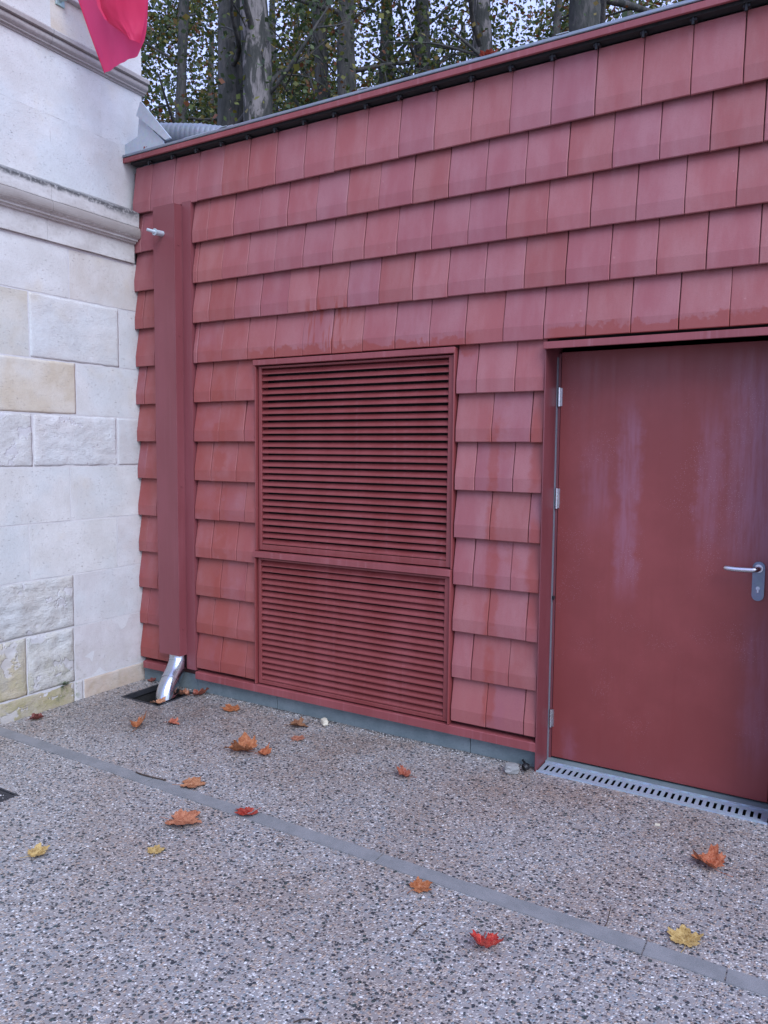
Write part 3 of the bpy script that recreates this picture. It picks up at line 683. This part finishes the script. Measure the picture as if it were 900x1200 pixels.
# ------------------------------------------------------------------ flag
def flag():
    F_ = thing('flag', 'magenta red cloth flag hanging in folds above the stone wall', 'flag', (-.5, -.6, 4.9))
    cr = bpy.data.meshes
    def sheet(Lp, Rp, yf, nu=26, nv=34):     # Lp, Rp: polylines (x, z) left and right from top to bottom; yf(u, v): depth
        def pick(P, v):
            t = v*(len(P)-1); i = min(int(t), len(P)-2); t -= i
            return P[i][0]+(P[i+1][0]-P[i][0])*t, P[i][1]+(P[i+1][1]-P[i][1])*t
        V = []
        for j in range(nv+1):
            v = j/nv; a = pick(Lp, v); b = pick(Rp, v)
            for i in range(nu+1):
                u = i/nu; V.append((a[0]+(b[0]-a[0])*u+.5, yf(u, v)+.006*noise.noise((u*7, v*5, 1.3))+.003*noise.noise((u*19, v*6, 4)), a[1]+(b[1]-a[1])*u-4.9))
        F = [(j*(nu+1)+i, j*(nu+1)+i+1, (j+1)*(nu+1)+i+1, (j+1)*(nu+1)+i) for j in range(nv) for i in range(nu)]
        return pydata('flag_cloth', V, F)
    # back layer: the broad fall of cloth
    L = [(-.98, 4.70), (-.88, 4.40), (-.80, 4.138), (-.715, 3.95), (-.64, 3.80), (-.582, 3.69)]
    Rr = [(-.10, 4.66), (-.16, 4.30), (-.208, 3.975), (-.235, 3.86), (-.262, 3.775), (-.318, 3.715)]
    o = link('cloth', sheet(L, Rr, lambda u, v: .035*math.sin(u*5.5+v*1.2)*(1-.85*v)+.010*math.sin(u*17+v*3)*(1-v)), 'flag', F_, smooth=True)
    # front layer: the right edge folds over into a lobe
    L2 = [(-.53, 4.70), (-.55, 4.35), (-.557, 4.08), (-.545, 3.99), (-.47, 3.90), (-.36, 3.82), (-.30, 3.765)]
    R2 = [(-.09, 4.67), (-.14, 4.40), (-.195, 4.05), (-.21, 3.97), (-.23, 3.88), (-.25, 3.80), (-.272, 3.762)]
    o2 = link('cloth', sheet(L2, R2, lambda u, v: -.055-.05*math.sin(min(1, u*1.02)*math.pi)*(1-.5*v)+.035*u), 'flag', F_, smooth=True)
    # inner curl
    L3 = [(-.56, 4.70), (-.56, 4.35), (-.556, 4.05), (-.53, 3.98), (-.48, 3.915)]
    R3 = [(-.38, 4.70), (-.39, 4.35), (-.395, 4.05), (-.40, 3.96), (-.43, 3.875)]
    link('cloth', sheet(L3, R3, lambda u, v: -.070+.10*u, 10, 20), 'flag', F_, smooth=True)
    for nm in ((.004,),):
        bm = BM(); tube(bm, [(p[0]+.5, .035*math.sin(i/5*1.2)*(1-.85*i/5)+.010*math.sin(i/5*3)*(1-i/5)-.001, p[1]-4.9) for i, p in enumerate(L)], .003, 6); link('hem', done(bm), 'flag', F_, smooth=True)
    bm = BM(); tube(bm, [(-.555, .0, -.18), (.55, .0, -.12)], .014, 14); link('pole', done(bm), 'steel', F_)
flag()

# ------------------------------------------------------------------ fallen leaves and debris
def leaf_mesh(size, curl, fold, seed, lobes=5):
    rd = random.Random(seed)
    out = []
    N = 60
    for i in range(N):
        a = -math.pi+2*math.pi*i/N       # 0 = tip direction (+x)
        r = .42
        for c, h, wd in [(0, 1.0, .42), (.92, .88, .38), (-.92, .88, .38), (1.80, .60, .36), (-1.80, .60, .36)]:
            d = abs(a-c)
            if d < wd*1.7: r = max(r, .42+(h-.42)*max(0, 1-(d/(wd*1.7)))**.8)
        r *= 1+.10*math.sin(a*17+seed)+rd.uniform(-.04, .04)
        if abs(a) > 2.75: r *= .45
        out.append((r, a))
    V = [(0, 0, 0)]; F = []
    rings = 5
    ax = rd.uniform(0, math.pi); k2 = rd.uniform(.6, 1.5)
    for q in range(1, rings+1):
        for r, a in out:
            rr = r*q/rings; x, y = rr*math.cos(a), rr*math.sin(a)
            t = x*math.cos(ax)+y*math.sin(ax); s_ = -x*math.sin(ax)+y*math.cos(ax)
            z = curl*(t*t)*.9+fold*abs(y)*.5+.06*noise.noise((x*3, y*3, seed))*(1+curl*2)+curl*.4*k2*max(0, s_)**2
            V.append((x*(1-.25*curl*abs(t)), y*(1-.2*curl), z))
    n = len(out)
    for i in range(n): F.append((0, 1+i, 1+(i+1) % n))
    for q in range(rings-1):
        for i in range(n): a, b = 1+q*n+i, 1+q*n+(i+1) % n; F.append((a, a+n, b+n, b))
    zmin = min(v[2] for v in V)
    V = [(x*size, y*size, (z-zmin)*size) for x, y, z in V]
    return pydata('leaf', V, F), -zmin*size
def leaf(x, y, size, rot, col, label, curl=.4, fold=.3, z=.003, tilt=(0, 0), seed=1, name='fallen_leaf'):
    me, zc = leaf_mesh(size, curl, fold, seed)
    bm = BM(); bm.from_mesh(me)
    st = size*1.0; tube(bm, spline([(0, 0, zc), (-st*.35, .004*math.sin(seed), zc*.7), (-st*.8, .012*math.cos(seed), .002)], 4), .0011, 5)
    m2 = done(bm); o = link(name, m2, 'leaf', None, (x, y, z), smooth=True)
    o.rotation_euler = (R(tilt[0]), R(tilt[1]), R(rot)); o.color = (*col, 1)
    tag(o, label, 'leaf', 'fallen leaves'); return o
OR, RD, BR, YL, DR, PK = (.40, .145, .055), (.38, .06, .035), (.24, .11, .05), (.50, .34, .12), (.18, .05, .035), (.42, .17, .10)
LV = [(-.904, -.926, .055, 40, DR, 'dark red curled leaf at the foot of the stone wall, left edge', .8, .6),
 (-.303, -.695, .070, 120, OR, 'upright folded orange leaf in front of the drain opening', 1.0, .9),
 (-.191, -.544, .050, 10, (.42, .13, .07), 'small reddish brown leaf right of the folded orange leaf, below the drain', .6, .3),
 (-.035, -.186, .070, 160, OR, 'flat orange leaf close to the plinth, just right of the pipe cover', .2, .2),
 (.441, -.195, .065, 20, BR, 'olive brown curled leaf by the plinth, left of the pale stone', .6, .4),
 (.576, -.357, .048, 80, PK, 'small pale orange leaf just in front of the olive brown one', .15, .1),
 (.469, -.636, .105, 200, OR, 'large crumpled orange leaf in the middle, in front of the louvre', .7, .8),
 (.489, -1.085, .075, 30, (.43, .19, .09), 'flat orange leaf lying on the concrete strip', .15, .15),
 (.714, -1.369, .095, 15, (.44, .17, .085), 'large salmon orange leaf just below the concrete strip, left half', .2, .3),
 (.926, -1.147, .065, 250, RD, 'bright red leaf on the edge of the concrete strip', .3, .3),
 (.444, -1.861, .052, 70, YL, 'small yellow leaf with brown stem near the left edge', .3, .4),
 (.823, -1.597, .040, 120, YL, 'tiny yellow scrap of leaf below the salmon orange leaf', .1, .0),
 (1.322, -.453, .055, 200, (.33, .10, .055), 'small brown curled leaf alone in front of the louvre right side', .9, .6),
 (1.828, -1.276, .052, 60, OR, 'small orange leaf just below the concrete strip, centre', .15, .2),
 (2.169, -1.451, .078, 300, (.55, .060, .035), 'bright red curled leaf with spiky raised lobes near the bottom', 1.0, .8),
 (2.729, -.559, .082, 150, (.50, .16, .07), 'orange two-lobed leaf in front of the red door', .7, .9),
 (2.716, -1.090, .065, 100, YL, 'yellow maple leaf beside the concrete strip at the right', .2, .3),
 (-.525, -.33, .055, 10, (.52, .25, .13), 'tan leaf caught at the mouth of the steel pipe', .5, .5),
 (-.43, -.085, .075, 40, (.33, .10, .06), 'brown red leaf on the right rim of the drain opening', .7, .6),
 (-.49, -.13, .05, 200, (.36, .15, .08), 'curled brown leaf between the pipe and the plinth', .9, .5),
 (-.52, -.22, .035, 100, (.25, .08, .07), 'tiny dark leaf leaning against the pipe mouth', .6, .5),
 (-.90, -.04, .04, 130, (.25, .08, .06), 'dark leaf scrap in the corner between stone wall and plinth', .6, .5),
 (.555, -.62, .05, 20, (.42, .13, .05), 'small orange leaf touching the large crumpled one', .8, .6)]
for i, (x, y, sz, rot, c, lab, cu, fo) in enumerate(LV): leaf(x, y, sz*1.22, rot, c, lab, cu, fo, seed=i*3+2)
leaf(-.86, -.05, .045, 30, RD, 'orange red leaf on the roof edge beside the stone wall', .7, .6, z=3.496, seed=91)
leaf(1.50, -.06, .075, 10, (.55, .10, .05), 'red leaf lying flat on the middle of the roof edge', .5, .4, z=3.494, seed=92)
leaf(1.38, -.04, .05, 100, (.55, .09, .05), 'smaller red leaf left of another on the roof edge', .5, .5, z=3.494, seed=93)
leaf(2.46, -.05, .06, 60, (.60, .07, .04), 'bright red leaf at the right end of the roof edge', .5, .5, z=3.494, seed=94)

def rock(name, loc, size, mat, label, cat, seed, facets=True, rot=0):
    bm = BM(); bmesh.ops.create_icosphere(bm, subdivisions=3, radius=1)
    for v in bm.verts:
        d = v.co.normalized(); m = max(abs(d.x), abs(d.y), abs(d.z)); c = d/m**.75
        c *= 1+.16*noise.noise(d*1.8+Vector((seed, 0, 0)))+.07*noise.noise(d*5+Vector((seed, 3, 0)))
        v.co = Vector((c.x*size[0], c.y*size[1], c.z*size[2]))
    zm = min(v.co.z for v in bm.verts)
    for v in bm.verts: v.co.z -= zm+.002
    o = link(name, done(bm), mat, None, loc); o.rotation_euler = (0, 0, R(rot)); tag(o, label, cat); return o
rock('stone_chunk', (.575, -.085, 0), (.030, .017, .018), 'pebble', 'pale beige stone chunk lying by the plinth under the louvre', 'stone', 5, rot=-38)
rock('concrete_lump', (1.745, -.135, 0), (.036, .030, .022), 'lump', 'grey concrete lump beside the foot of the door casing', 'rubble', 8, rot=25)
rock('white_chip', (2.476, -.313, 0), (.011, .006, .005), 'pebble', 'small whitish chip lying on the gravel before the door', 'stone', 9, rot=20)
bm = BM(); tube(bm, [(0, 0, .022), (.006, .010, .026), (.014, .024, .024)], [.017, .019, .016], 12); tube(bm, [(.012, .02, .026), (-.03, .07, .030)], .006, 8)
o = link('cable_stub', done(bm), 'black', None, (1.793, -.098, 0)); tag(o, 'short black plastic stub poking out between the lump and the door casing', 'cable')
def twig(P, r, label):
    bm = BM(); tube(bm, spline(P, 4), r, 6); o = link('twig', done(bm), 'twig'); 
    c = Vector(P[0]); 
    tag(o, label, 'twig')
twig([(.18, -1.125, .006), (.24, -1.13, .010), (.32, -1.12, .007), (.37, -1.11, .006)], .0035, 'dark knotty twig lying along the concrete strip at the left')
twig([(1.94, -1.515, .004), (1.945, -1.48, .008), (1.952, -1.44, .005)], .0022, 'thin brown twig below the strip in the centre of the gravel')
twig([(2.473, -1.14, .004), (2.473, -1.11, .008), (2.470, -1.06, .03)], .0018, 'thin upright twig just above the strip at the right')
twig([(1.846, -2.035, .004), (1.862, -2.015, .006), (1.880, -2.0, .004)], .002, 'dark bit of twig at the bottom edge of the picture')
# weed in the stone joint
wd = thing('weed', 'small green weed growing from the joint at the foot of the stone wall', 'plant', (-.99, -.66, .13))
bm = BM()
for i in range(16):
    a = random.uniform(-1.5, 1.5); L_ = random.uniform(.02, .045); d = Vector((abs(math.cos(a))*.5+.2, math.sin(a), random.uniform(-.35, .5))).normalized()
    s_ = d.cross(Vector((0, 0, 1))).normalized()*L_*.2
    p0 = Vector((.002, random.uniform(-.02, .02), random.uniform(-.01, .01)))
    bm.faces.new([bm.verts.new(q) for q in (p0, p0+d*L_*.5+s_, p0+d*L_, p0+d*L_*.5-s_)])
link('leaves', done(bm), 'weed', wd)

# ------------------------------------------------------------------ trees behind
def tree(x, y, r, lean, label, pale=False, seed=1, n=16000, top=15.0, fork=None, group='plane trees behind the building', crown=(5.2, 9.0, 3.4, 5.2), limbs=9, lsz=(.024, .056), thin=False):
    rd = random.Random(seed); rg = np.random.default_rng(seed)
    T = thing('plane_tree', label, 'tree', (x, y, 0), group)
    P = []
    for i in range(9):
        t = i/8; P.append(Vector((lean[0]*t*top*.9+.10*math.sin(t*5+seed), lean[1]*t*top*.9+.08*math.cos(t*4+seed), t*top*.9)))
    sp = spline(P, 5); bm = BM(); rs = [r*(1.12-.75*i/len(sp)) for i in range(len(sp))]
    tube(bm, sp, rs, 18)
    for v in bm.verts:
        q = noise.noise(Vector((v.co.x*2.2, v.co.y*2.2, v.co.z*.7+seed)))*.16*r*1.6; c = sp[min(len(sp)-1, max(0, int(v.co.z/(top*.9)*(len(sp)-1))))]
        d = Vector((v.co.x-c.x, v.co.y-c.y, 0)); v.co += d.normalized()*q if d.length > 0 else Vector()
    link('trunk', done(bm), 'bark_pale' if pale else 'bark', T, smooth=True)
    tips = []
    def limb(z0, ang, L, rr, up=.5):
        k = min(len(sp)-1, int(z0/(top*.9)*(len(sp)-1))); p = sp[k].copy(); pts = [p.copy()]
        d = Vector((math.cos(ang), math.sin(ang), up)).normalized()
        for q in range(5):
            d = (d+Vector((rd.uniform(-.3, .3), rd.uniform(-.3, .3), rd.uniform(-.05, .35)))).normalized(); p = p+d*L/5; pts.append(p.copy())
        s_ = spline(pts, 3); bm = BM(); tube(bm, s_, [rr*(1-.85*i/len(s_)) for i in range(len(s_))], 8, cap=False)
        for k2 in range(4):
            b0 = s_[int(len(s_)*(.3+.17*k2))]; dd = Vector((rd.uniform(-1, 1), rd.uniform(-1, 1), rd.uniform(-.3, .8))).normalized()
            e = b0+dd*L*.35; mid = (b0+e)/2+Vector((0, 0, rd.uniform(-.1, .2))); tube(bm, spline([b0, mid, e], 3), [rr*.32*(1-.12*i) for i in range(7)], 6, cap=False); tips.extend([mid, e])
        link('limb', done(bm), 'bark', T, smooth=True); tips.extend(pts[2:])
    if fork:
        for (z0, ang, L, rr, up) in fork: limb(z0, ang, L, rr, up)
    for i in range(limbs): limb(3.2+(top*.8-3.2)*(i+.5)/limbs, rd.uniform(0, 2*math.pi), rd.uniform(1.8, 3.6), r*.19, rd.uniform(-.1, .8))
    # crown: leaf-sized faces in clusters along the limbs
    cz, ch, cr, _ = crown[0], crown[1], crown[2], 0
    tp = np.array([tuple(t) for t in tips]); k = rg.integers(0, len(tp), n)
    ext = np.column_stack([rg.normal(0, cr*.45, n), rg.normal(0, cr*.45, n), rg.uniform(3.0, cz+ch, n)])
    use = rg.random(n) < .72
    cl = rg.normal(0, 1, (n, 3))*np.array([.42, .42, .36])+tp[k]
    # clump the free leaves too
    cen = np.column_stack([rg.normal(0, cr*.5, 90), rg.normal(0, cr*.5, 90), rg.uniform(3.0, cz+ch, 90)])
    fr = cen[rg.integers(0, 90, n)]+rg.normal(0, .40, (n, 3))
    C = np.where(use[:, None], cl, fr)
    a = rg.normal(0, 1, (n, 3)); a[:, 2] *= .6; a /= np.linalg.norm(a, axis=1)[:, None]
    b = np.cross(a, rg.normal(0, 1, (n, 3))); b /= np.linalg.norm(b, axis=1)[:, None]
    sz = rg.uniform(*lsz, n)[:, None]
    nn = np.cross(a, b)*sz*.35
    if thin:        # the crown hangs mostly on the far side of these trunks
        d0 = np.array([x-3.081, y+3.642, 0.]); d0 /= np.linalg.norm(d0); keep = (C@d0 > -.15) | (rg.random(n) < .22)
        C, a, b, sz, nn = C[keep], a[keep], b[keep], sz[keep], nn[keep]; n = len(C)
    V = np.stack([C-a*sz, C+b*sz*.75-nn*.2, C+a*sz*1.05, C-b*sz*.75+nn], 1).reshape(-1, 3).astype(np.float32)
    me = bpy.data.meshes.new('crown'); me.vertices.add(4*n); me.vertices.foreach_set('co', V.ravel())
    me.loops.add(4*n); me.loops.foreach_set('vertex_index', np.arange(4*n, dtype=np.int32))
    me.polygons.add(n); me.polygons.foreach_set('loop_start', np.arange(0, 4*n, 4, dtype=np.int32)); me.polygons.foreach_set('loop_total', np.full(n, 4, dtype=np.int32))
    me.update(calc_edges=True); link('crown', me, 'crown', T)
def at(u, dist, ydepth=None):      # ground point seen in picture column u at a distance from the camera
    d = _f + _r2*((u-450)/898.85) - _u2*((60-600)/898.85); d.z = 0; d.normalize()
    return 3.081+d.x*dist, -3.642+d.y*dist
TR = [
 (262, 12.5, .27, (.0, .0), 'tall dark grey plane trunk just left of the mottled pale trunk', False),
 (295, 11.8, .27, (-.004, 0), 'thick plane trunk with pale peeling bark, left part of the roofline', True),
 (325, 19, .16, (.0, 0), 'slender far trunk right of the mottled pale trunk', False),
 (393, 15.5, .21, (-.06, -.03), 'dark plane trunk leaning left, first of the middle pair', False),
 (416, 14.5, .24, (-.055, -.02), 'grey plane trunk leaning left, second of the middle pair', False),
 (452, 16.5, .22, (-.03, .0), 'forked plane trunk to the left of the bright sky gap', False),
 (490, 15.5, .25, (-.01, 0), 'dark plane trunk just right of the bright sky gap', False),
 (560, 14, .27, (.01, .0), 'thick plane trunk above the red leaves on the roof', True),
 (640, 17, .15, (.07, .04), 'thin pale trunk leaning right below the big right trunk', False),
 (692, 12.5, .33, (.0, .0), 'broadest dark trunk at the right end of the tree row', False),
 (215, 17, .17, (.0, .0), 'thin trunk deep in the foliage beside the stone building', False)]
for i, (u, d, r, ln, lab, pale) in enumerate(TR):
    x, y = at(u, d); x -= ln[0]*6.6; y -= ln[1]*6.6
    fk = None
    if i == 5: fk = [(5.0, 2.6, 4.5, .13, 2.2), (4.6, .2, 4.0, .10, 1.6)]
    if i == 3: fk = [(5.4, 3.4, 3.5, .09, .35), (6.0, 2.9, 3.0, .07, .6)]
    tree(x, y, r, ln, lab, pale, seed=11+i, n=8000, fork=fk, thin=True)
# farther trees filling in behind
for i, (u, d) in enumerate([(150, 24), (250, 27), (345, 25), (440, 29), (540, 26), (630, 28), (740, 24), (830, 26)]):
    x, y = at(u, d); tree(x, y, .2, (0, 0), ['far tree seen beside the stone building corner', 'far tree behind the mottled pale trunk', 'far tree behind the gap left of the middle pair', 'far tree behind the forked trunk', 'far tree right of the bright sky gap', 'far tree behind the thin leaning trunk', 'far tree behind the broadest right trunk', 'far tree at the right end, over the roof edge'][i], False, seed=50+i, n=30000, group='trees farther behind', top=17, limbs=7, lsz=(.035, .085))

# ------------------------------------------------------------------ loose grit lying on the paving
def grit():
    n = 9000; V, F = [], []
    m = NT('grit_stone'); rr = m.geo.outputs['Random Per Island']
    col = m.ramp(rr, [(0, (.05, .055, .06)), (.35, (.30, .28, .27)), (.55, (.42, .36, .31)), (.75, (.62, .60, .58)), (.9, (.10, .10, .11))], 'CONSTANT'); m.fin(col, .55, 0, .4)
    MAT['grit'] = m.m
    for i in range(n):
        if i % 4 == 0: x, y = random.uniform(-.98, 1.8), -abs(random.gauss(0, .035))-.016
        else: x, y = random.uniform(-.98, 3.4), -2.9*random.random()**1.0
        if (-.84 < x < -.46 and -.39 < y < -.04) or (1.83 < x < 2.9 and y > -.07): continue
        if abs(y-(-1.134-.0145*(x+1))) < .04 and random.random() < .8: continue
        s_ = random.uniform(.0015, .0042)*(1.25 if y < -1.3 else 1); a = random.uniform(0, 3.14); e = random.uniform(1, 1.7)
        b = len(V)
        for k in range(5):
            t = a+k*math.pi*2/5; q = random.uniform(.8, 1.15); lx, ly = math.cos(t)*s_*e*q, math.sin(t)*s_*q
            V.append((x+lx*math.cos(a)-ly*math.sin(a), y+lx*math.sin(a)+ly*math.cos(a), .0005))
        V.append((x, y, s_*random.uniform(.6, 1.0)+.0006))
        for k in range(5): F.append((b+k, b+(k+1) % 5, b+5))
    o = link('grit', pydata('grit', V, F), 'grit', smooth=True); o['kind'] = 'stuff'; o['label'] = 'loose small stones scattered over the aggregate paving'; o['category'] = 'grit'
grit()
